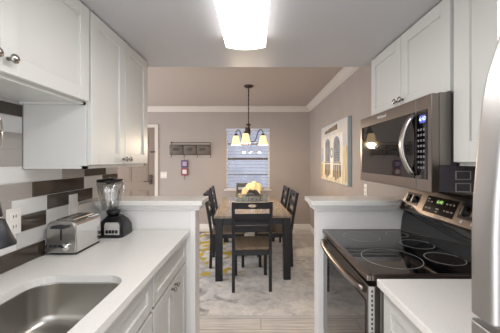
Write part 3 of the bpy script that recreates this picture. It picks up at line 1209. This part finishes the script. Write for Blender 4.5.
# table
ROT = radians(3.0)
TC = Vector((-.060, 3.815, RZ))
def place(o, lx, ly, z, rz):
    o.location = (TC.x + lx * cos(ROT) - ly * sin(ROT), TC.y + lx * sin(ROT) + ly * cos(ROT), z)
    o.rotation_euler = (0, 0, rz + ROT)
r = root('dining_table', (0, 0, 0))
tag(r, 'dining table with honey wood top and charcoal legs on the rug', 'table')
TL, TW, TH = .78, .445, .742
MB().box(-TW, TW, -TL, TL, TH - .028, TH, .004).build('tabletop', M['table_wood'], r)
for sx in (-1, 1):
    for sy in (-1, 1):
        b = MB()
        x, y = sx * (TW - .055), sy * (TL - .055)
        b.bar([(x, y, 0), (x, y, TH - .0285)], .08, .08)
        b.build('leg', M['paint_black'], r)
b = MB()
b.box(-TW + .096, TW - .096, -TL + .04, -TL + .062, TH - .115, TH - .0285)
b.box(-TW + .096, TW - .096, TL - .062, TL - .04, TH - .115, TH - .0285)
b.box(-TW + .04, -TW + .062, -TL + .096, TL - .096, TH - .115, TH - .0285)
b.box(TW - .062, TW - .04, -TL + .096, TL - .096, TH - .115, TH - .0285)
b.build('apron', M['paint_black'], r)
place(r, 0, 0, RZ, 0)

# chairs (the sitter looks along +y)
def make_chair():
    r = root('dining_chair', (0, 0, 0))
    b = MB()
    b.loft([[(x, y + .01, .432) for x, y in rrect(0, 0, .205, .215, .03, 4)], [(x, y + .01, .450) for x, y in rrect(0, 0, .210, .22, .03, 4)],
            [(x, y + .01, .455) for x, y in rrect(0, 0, .203, .213, .03, 4)]], smooth=False)
    b.build('seat', M['seat_wood'], r)
    def yb(z):
        return -.205 - .085 * max(0, (z - .45) / .5) ** 1.15
    for s in (-1, 1):
        b = MB()
        b.bar([(s * .193, -.215 - .0, 0), (s * .193, -.205, .30), (s * .193, -.205, .45), (s * .193, yb(.6), .6), (s * .193, yb(.75), .75), (s * .193, yb(.95), .95)], .032, .034)
        b.build('leg', M['paint_black'], r)
        b = MB()
        b.bar([(s * .178, .195, 0), (s * .178, .195, .4315)], .036, .036)
        b.build('leg', M['paint_black'], r)
    b = MB()
    b.box(-.168, .168, -.212, -.192, .375, .4315)
    b.box(-.159, .159, .185, .205, .375, .4315)
    for s in (-1, 1):
        b.box(s * .178 - .01, s * .178 + .01, -.187, .176, .375, .4315)
    b.build('seat_frame', M['paint_black'], r)
    def slat(z0, z1, th, hole=False):
        b = MB()
        zc = (z0 + z1) / 2
        inner = [(0.043 * cos(2 * pi * k / 24), .0165 * sin(2 * pi * k / 24)) for k in range(24)]
        if hole:
            ring_plate(b, (-.1765, .1765, -(z1 - z0) / 2, (z1 - z0) / 2), inner, -th / 2, th / 2)
        else:
            b.box(-.1765, .1765, -(z1 - z0) / 2, (z1 - z0) / 2, -th / 2, th / 2, .003)
        tilt = math.atan2(yb(z1) - yb(z0), z1 - z0)
        for v in b.bm.verts:
            x, u, d = v.co
            bow = -.018 * (1 - (x / .1765) ** 2)
            v.co = Vector((x, yb(zc) + u * math.tan(tilt) + d + bow * .6, zc + u))
        return b
    slat(.875, .945, .022, True).build('top_rail', M['paint_black'], r)
    slat(.765, .825, .016).build('back_slat', M['paint_black'], r)
    slat(.625, .70, .016).build('back_slat', M['paint_black'], r)
    return r
chair = make_chair()
GROUP = 'dining chairs around the table'
spots = [
    (-.025, -.80, 0, 'charcoal ladder-back dining chair at the near end of the table, its back to the kitchen'),
    (-.31, -.19, -pi / 2, 'charcoal dining chair on the side of the table nearest the door, closer to the kitchen'),
    (-.31, .44, -pi / 2, 'charcoal dining chair on the side of the table nearest the door, closer to the window'),
    (.30, -.19, pi / 2, 'charcoal dining chair on the side of the table nearest the painting, closer to the kitchen'),
    (.30, .44, pi / 2, 'charcoal dining chair on the side of the table nearest the painting, closer to the window'),
    (-.015, .90, pi, 'charcoal dining chair at the far end of the table in front of the window'),
]
for i, (lx, ly, rz, lab) in enumerate(spots):
    o = chair if i == 0 else copy_tree(chair)
    place(o, lx, ly, RZ, rz)
    tag(o, lab, 'chair', GROUP)

# centrepiece: open glass tank with moss and driftwood, a towel draped over it
TT = TH + RZ
r = root('glass_terrarium', (0, 0, 0))
tag(r, 'rectangular glass tray with moss and driftwood on the dining table', 'centrepiece')
hx, hy, gh, gt = .245, .12, .125, .004
b = MB()
b.box(-hx, hx, -hy, hy, 0, .006)
b.box(-hx, hx, -hy, -hy + gt, .006, gh)
b.box(-hx, hx, hy - gt, hy, .006, gh)
b.box(-hx, -hx + gt, -hy + gt, hy - gt, .006, gh)
b.box(hx - gt, hx, -hy + gt, hy - gt, .006, gh)
b.build('glass_box', M['glass'], r)
b = MB()
rnd = random.Random(3)
for k in range(70):
    x, y = rnd.uniform(-.2, .2), rnd.uniform(-.09, .09)
    a = rnd.uniform(0, 6.28)
    l = rnd.uniform(.03, .07)
    z = rnd.uniform(.012, .05)
    x1 = max(-.225, min(.225, x + l * cos(a)))
    y1 = max(-.10, min(.10, y + l * sin(a)))
    b.tube([(x, y, z), ((x + x1) / 2, (y + y1) / 2, z + .03), (x1, y1, z + rnd.uniform(-.002, .03))], [.006, .008, .002], 6)
o = b.build('moss', M['moss'], r)
o['kind'] = 'stuff'
for pts, rs in ([[(-.13, .0, .03), (-.04, .03, .075), (.06, -.01, .10), (.17, .02, .06)], [.014, .018, .017, .008]],
                [[(.05, .01, .02), (.065, .0, .10), (.075, -.01, .215)], [.016, .014, .012]],
                [[(-.08, .0, .03), (-.06, .01, .12), (-.05, .0, .225)], [.014, .013, .012]],
                [[(-.02, -.07, .045), (.06, -.06, .055), (.14, -.04, .035)], [.012, .016, .006]]):
    MB().tube(pts, rs, 10).build('driftwood', M['driftwood'], r)
for (x, y, z) in ((-.185, -.03, .085), (-.165, -.055, .055)):
    b = MB()
    for k in range(11):
        a = 2 * pi * k / 11
        e = .6 if k % 2 else 1.0
        b.tube([(x, y, z), (x + .018 * cos(a) * e, y + .018 * sin(a) * e, z + .02), (x + .032 * cos(a) * e, y + .032 * sin(a) * e, z + .014 * e)], [.004, .011, .003], 6)
    b.build('flower', M['yellow_petal'], r)
place(r, .02, .33, TT + .0005, 0)

b = MB()
nu, nv = 26, 18
grid = []
for i in range(nu + 1):
    row = []
    for j in range(nv + 1):
        u, v = i / nu * 2 - 1, j / nv * 2 - 1
        x, y = u * .145 - .03, v * .10
        ridge = .255 + .022 * sin(u * 3.1 + 1.2) - .045 * max(0, u - .2) ** 1.2 - .02 * max(0, -u - .5)
        fold = .012 * sin(9 * u + 3 * v) + .008 * sin(5 * v - 7 * u)
        z = ridge + .012 * u - .03 * v * v - .075 * max(0, -v) ** 1.4 * (1 - .35 * u) - .03 * max(0, abs(u) - .7) / .3 + fold + .006
        row.append((x + .02 * sin(v * 2.2), y, z + .012))
    grid.append(row)
tops = [[b.bm.verts.new(p) for p in row] for row in grid]
bots = [[b.bm.verts.new((p[0], p[1], p[2] - .008)) for p in row] for row in grid]
for i in range(nu):
    for j in range(nv):
        for G, s in ((tops, 1), (bots, -1)):
            q = [G[i][j], G[i + 1][j], G[i + 1][j + 1], G[i][j + 1]]
            f = b.bm.faces.new(q if s > 0 else q[::-1])
            f.smooth = True
for i in range(nu):
    for j in (0, nv):
        b.bm.faces.new((tops[i][j], tops[i + 1][j], bots[i + 1][j], bots[i][j]))
for j in range(nv):
    for i in (0, nu):
        b.bm.faces.new((tops[i][j], tops[i][j + 1], bots[i][j + 1], bots[i][j]))
o = b.build('towel', M['towel'])
tag(o, 'rumpled pale yellow towel draped over the glass tray on the table', 'towel')
zl = o.location.z
place(o, .04, .33, TT + .0005 + zl, radians(-8))

# ------------------------------------------------------------------ chandelier
CX, CY = -.093, 3.84
r = root('chandelier', (CX, CY, ZC))
tag(r, 'three-light bronze chandelier with lit glass shades above the table', 'chandelier')
b = MB()
b.lathe([(.065, ZC - .0005), (.068, ZC - .012), (.05, ZC - .028), (.014, ZC - .034), (0, ZC - .036)], (CX, CY, 0), 24)
b.build('canopy', M['iron'], r)
b = MB()
b.tube([(CX, CY, ZC - .03), (CX, CY, 1.90)], .007, 8)
for k in range(7):
    z = ZC - .07 - k * .065
    b.lathe([(.007, -.008), (.012, 0), (.007, .008)], (CX, CY, z), 10)
b.build('rod', M['iron'], r)
b = MB()
b.lathe([(.004, 1.60), (.016, 1.615), (.010, 1.63), (.02, 1.65), (.026, 1.68), (.02, 1.73), (.032, 1.78), (.025, 1.83), (.013, 1.87), (.04, 1.885), (.04, 1.89), (.008, 1.91)], (CX, CY, 0), 20)
b.build('hub', M['iron'], r)
for ad in (146, 262, 22):
    a = radians(ad)
    d = Vector((cos(a), sin(a), 0))
    c = Vector((CX, CY, 0))
    def pt(rad, z):
        p = c + d * rad
        return (p.x, p.y, z)
    b = MB()
    ctrl = [(.018, 1.66), (.06, 1.645), (.10, 1.665), (.125, 1.72), (.145, 1.785), (.175, 1.825), (.205, 1.825), (.225, 1.795), (.228, 1.765)]
    # smooth by Catmull-Rom
    pp = []
    for i in range(len(ctrl) - 1):
        p0, p1, p2, p3 = ctrl[max(i - 1, 0)], ctrl[i], ctrl[i + 1], ctrl[min(i + 2, len(ctrl) - 1)]
        for k in range(4):
            t = k / 4
            pp.append(tuple(.5 * ((2 * p1[m]) + (-p0[m] + p2[m]) * t + (2 * p0[m] - 5 * p1[m] + 4 * p2[m] - p3[m]) * t * t + (-p0[m] + 3 * p1[m] - 3 * p2[m] + p3[m]) * t ** 3) for m in (0, 1)))
    pp.append(ctrl[-1])
    b.tube([pt(*q) for q in pp], .0065, 8)
    arm = b.build('arm', M['iron'], r)
    px, py, _ = pt(.228, 0)
    b = MB()
    b.lathe([(.010, 1.775), (.022, 1.768), (.028, 1.745), (.024, 1.735)], (px, py, 0), 16)
    b.build('socket', M['iron'], arm)
    b = MB()
    out = [(.028, 1.745), (.042, 1.735), (.050, 1.70), (.055, 1.66), (.064, 1.63), (.077, 1.608)]
    b.lathe(out + [(q - .004, z) for q, z in out[::-1]], (px, py, 0), 24, close=True)
    b.build('shade', M['shade'], r)
    b = MB()
    b.lathe([(.010, 1.734), (.012, 1.715), (.022, 1.69), (.024, 1.67), (.015, 1.65), (0, 1.645)], (px, py, 0), 14)
    b.build('bulb', M['bulb'], r)
    ld_ = bpy.data.lights.new('chandelier_bulb_light', 'POINT')
    ld_.energy = BULB_WATT
    ld_.color = (1.0, .80, .58)
    ld_.shadow_soft_size = .04
    lo = bpy.data.objects.new('chandelier_bulb_light', ld_)
    COL.objects.link(lo)
    lo.parent = r
    lo.location = Vector((px, py, 1.60)) - Vector((CX, CY, ZC))

# ------------------------------------------------------------------ window blind
r = root('window_blind', ((WX0 + WX1) / 2, YB, WZ0))
tag(r, 'white horizontal blind hanging in the dining room window', 'blind')
b = MB()
b.box(WX0 + .004, WX1 - .004, YB + .001, YB + .029, WZ1 - .045, WZ1 - .002, .002)
b.build('head_rail', M['blind'], r)
b = MB()
n = 18
for k in range(n):
    z = WZ0 + .03 + (WZ1 - .06 - WZ0 - .03) * k / (n - 1)
    a = radians(16)
    hwid = .0125
    dy, dz = hwid * cos(a), hwid * sin(a)
    yc = YB + .0155
    b2 = bmesh.new()
    c = [b2.verts.new((x, yc + s * dy, z - s * dz + t)) for t in (0, .003) for (x, s) in ((WX0 + .006, -1), (WX1 - .006, -1), (WX1 - .006, 1), (WX0 + .006, 1))]
    for q in ((3, 2, 1, 0), (4, 5, 6, 7), (0, 1, 5, 4), (1, 2, 6, 5), (2, 3, 7, 6), (3, 0, 4, 7)):
        b2.faces.new([c[i] for i in q])
    b.merge(b2)
b.build('slats', M['blind'], r)
MB().box(WX0 + .006, WX1 - .006, YB + .004, YB + .027, WZ0 + .001, WZ0 + .016, .002).build('bottom_rail', M['blind'], r)
b = MB()
for x in (WX0 + .12, WX1 - .12):
    b.box(x - .0012, x + .0012, YB + .0005, YB + .002, WZ0 + .016, WZ1 - .045)
b.build('cords', M['blind'], r)

# ------------------------------------------------------------------ wall rack, hanging cards, switch on the back wall
def bx(px): return (px - 255) / 268 * (YB - .03)
def bzz(py): return EYE - (py - 160) / 268 * (YB - .03)
r = root('wall_rack', (bx(190.5), YB, bzz(155)))
tag(r, 'dark three-pocket wire rack with hooks on the back wall', 'rack')
xa, xb_ = bx(170.6), bx(210.6)
b = MB()
b.tube([(xa, YB - .012, bzz(142.6)), (xb_, YB - .012, bzz(142.6))], .005, 8)
for x in (xa + .004, xb_ - .004):
    b.tube([(x, YB - .012, bzz(142.6)), (x, YB - .012, bzz(155))], .005, 8)
b.lathe([(0, .016), (.016, .008), (.016, -.004), (0, -.012)], (xa + .012, YB - .014, bzz(142.4)), 10, 'y')
b.build('frame', M['wire'], r)
pw = (xb_ - xa - .01) / 3
for k in range(3):
    x0 = xa + .005 + k * pw
    x1 = x0 + pw - .012
    z0, z1 = bzz(154.6), bzz(145.2)
    b = MB()
    # rim and corner wires
    b.tube([(x0, YB - .095, z1), (x1, YB - .095, z1), (x1, YB - .008, z1), (x0, YB - .008, z1)], .0055, 6, closed=True)
    b.tube([(x0, YB - .075, z0), (x1, YB - .075, z0), (x1, YB - .008, z0), (x0, YB - .008, z0)], .0055, 6, closed=True)
    for x in (x0, x1):
        b.tube([(x, YB - .075, z0), (x, YB - .095, z1)], .0055, 6)
    pk = b.build('pocket', M['wire'], r)
    b = MB()
    for i in range(1, 24):
        x = x0 + (x1 - x0) * i / 24
        b.tube([(x, YB - .075, z0), (x, YB - .095, z1)], .0016, 4)
        b.tube([(x, YB - .008, z0), (x, YB - .008, z1)], .0016, 4)
    for i in range(1, 14):
        t = i / 14
        b.tube([(x0, YB - .075 - .02 * t, z0 + (z1 - z0) * t), (x1, YB - .075 - .02 * t, z0 + (z1 - z0) * t)], .0016, 4)
    b.build('wire_mesh', M['mesh_grey'], pk)
    b = MB()
    xc = (x0 + x1) / 2 - .01
    zc = (z0 + z1) / 2 + .01
    b.box(xc - .055, xc + .055, YB - .099, YB - .094, zc - .024, zc + .024, .002)
    b.build('label_plate', M['label_grey'], pk)
for k in range(4):
    x = xa + .006 + k * (xb_ - xa - .012) / 3
    b = MB()
    z0 = bzz(154.4)
    b.tube([(x, YB - .010, z0), (x, YB - .012, z0 - .05), (x, YB - .03, z0 - .062), (x, YB - .042, z0 - .045)], .004, 6)
    b.build('hook', M['wire'], r)
xk = xa + .006 + (xb_ - xa - .012) / 3
r = root('hanging_card', (bx(184.5), YB - .03, bzz(180)))
tag(r, 'purple and red framed cards hanging from the second hook of the rack', 'card')
xk2 = bx(184.6)
b = MB()
b.tube([(xk, YB - .034, bzz(157)), (xk2, YB - .032, bzz(160.2))], .003, 6)
b.tube([(xk2, YB - .030, bzz(175.6)), (xk2 - .006, YB - .029, bzz(178)), (xk2 + .006, YB - .03, bzz(180))], .004, 6)
b.build('cord', M['card_purple'], r)
for nm, py0, py1, m in (('purple_card', 160.2, 167.6, M['card_purple']), ('red_card', 168.2, 175.4, M['card_red'])):
    b = MB()
    b.box(bx(181.2), bx(188), YB - .034, YB - .027, bzz(py1), bzz(py0), .003)
    c = b.build('card', m, r)
    c['label'] = nm.replace('_', ' ')
    b = MB()
    b.box(bx(182.5), bx(186.7), YB - .0355, YB - .033, bzz(py1 - 1.5), bzz(py0 + 1.4))
    b.build('insert', M['card_white'] if 'red' in nm else mat('card mauve', hexc('a98fb0'), .5), c)
r = root('light_switch', (bx(163.3), YB, bzz(175)))
tag(r, 'almond double switch plate on the back wall beside the door', 'switch')
b = MB()
b.box(bx(160), bx(166.6), YB - .007, YB - .0005, bzz(178.4), bzz(171.8), .002)
b.build('plate', M['beige_plastic'], r)
for k in (0, 1):
    b = MB()
    x = bx(161.8 + 3 * k)
    b.box(x - .016, x + .016, YB - .011, YB - .0065, bzz(176.6), bzz(173.6), .002)
    b.build('rocker', M['white_plastic'], r)
outlet('wall_outlet', 'white outlet plate on the right wall above the far bar top', XR, -1, 2.66, 1.09, M['white_plastic'])

# ------------------------------------------------------------------ painting on the right wall
PX, PY0, PY1, PZ0, PZ1 = XR - .045, 3.05, 4.26, 1.085, 1.885
r = root('canvas_painting', (XR, (PY0 + PY1) / 2, PZ0))
tag(r, 'unframed canvas painting of arched doors over sandy grass on right wall', 'painting')
MB().box(PX, XR - .001, PY0, PY1, PZ0, PZ1, .004).build('canvas', M['canvas_side'], r)
b = MB()
pm = [mat('painted sky', hexc('cfc9c0'), .8, noise=(hexc('b9bcc0'), (2, 3, 4), 4, .35, .7)),
      mat('painted sand', hexc('bfae88'), .8, noise=(hexc('dcd3bf'), (6, 9, 5), 5, .35, .65)),
      mat('painted blue grey', hexc('6c727c'), .8, noise=(hexc('8f959d'), (6, 14, 14), 4, .3, .7)),
      mat('painted white', hexc('e0ddd6'), .8, noise=(hexc('c9c4bb'), (8, 12, 5), 4, .35, .7)),
      mat('painted dark', hexc('54493f'), .8, noise=(hexc('8f7f68'), (8, 16, 8), 4, .35, .65)),
      mat('painted sea', hexc('93a3ba'), .8, noise=(hexc('b9b4b4'), (6, 6, 14), 3, .35, .7)),
      mat('painted dune grass', hexc('b39a62'), .8, noise=(hexc('d8ccb0'), (6, 14, 3), 5, .35, .65))]
def pb(u0, u1, v0, v1, mi, d=.0016):
    """u from the far edge to the near edge (0..1), v upward (0..1)"""
    b.mi = mi
    y0, y1 = PY1 - u1 * (PY1 - PY0), PY1 - u0 * (PY1 - PY0)
    b.box(PX - d, PX + .0005, y0, y1, PZ0 + v0 * (PZ1 - PZ0), PZ0 + v1 * (PZ1 - PZ0))
def parch(u0, u1, v0, v1, mi, d):
    b.mi = mi
    y0, y1 = PY1 - u1 * (PY1 - PY0), PY1 - u0 * (PY1 - PY0)
    z0, z1 = PZ0 + v0 * (PZ1 - PZ0), PZ0 + v1 * (PZ1 - PZ0)
    hw = (y1 - y0) / 2
    poly = [(y0, z0), (y1, z0)] + [((y0 + y1) / 2 + hw * cos(pi * k / 10), z1 - hw * .8 + hw * .8 * sin(pi * k / 10)) for k in range(11)]
    b.prism(poly, 'x', PX - d, PX + .0005)
pb(.01, .985, .42, .99, 0, .0008)
pb(.01, .16, .34, .60, 5, .0010)
pb(.01, .985, .01, .34, 1, .0012)
pb(.12, .86, .20, .80, 3, .0016)      # gate panel
pb(.455, .495, .08, .86, 3, .0022)
parch(.20, .41, .34, .76, 2, .0024)
parch(.55, .77, .34, .76, 2, .0024)
for k in range(8):
    for u0, u1 in ((.22, .39), (.57, .75)):
        pb(u0, u1, .37 + k * .04, .378 + k * .04, 4, .0028)
pb(.16, .43, .32, .335, 4, .0026)
pb(.52, .80, .32, .335, 4, .0026)
for u0, v0 in ((.19, .10), (.25, .06), (.31, .09), (.37, .12), (.54, .09), (.61, .05), (.68, .08), (.75, .11)):
    pb(u0, u0 + .05, v0, .30, 4, .0020)
pb(.86, .985, .05, .58, 6, .0018)
pb(.01, .14, .05, .30, 6, .0018)
# wreath in the middle of the gate
b.mi = 2
b.lathe([(.070, 0), (.070, -.0008), (.046, -.0008), (.046, 0)], (PX - .0022, PY1 - .475 * 1.21, PZ0 + .50 * .80), 24, 'x', close=True)
# sign over the gate
b.mi = 4
y0, y1 = PY1 - .68 * 1.21, PY1 - .18 * 1.21
b.prism([(y0, PZ0 + .87 * .80), (y1, PZ0 + .85 * .80), (y1, PZ0 + .90 * .80), (y0, PZ0 + .96 * .80)], 'x', PX - .0026, PX + .0005)
b.build('picture', pm, r)
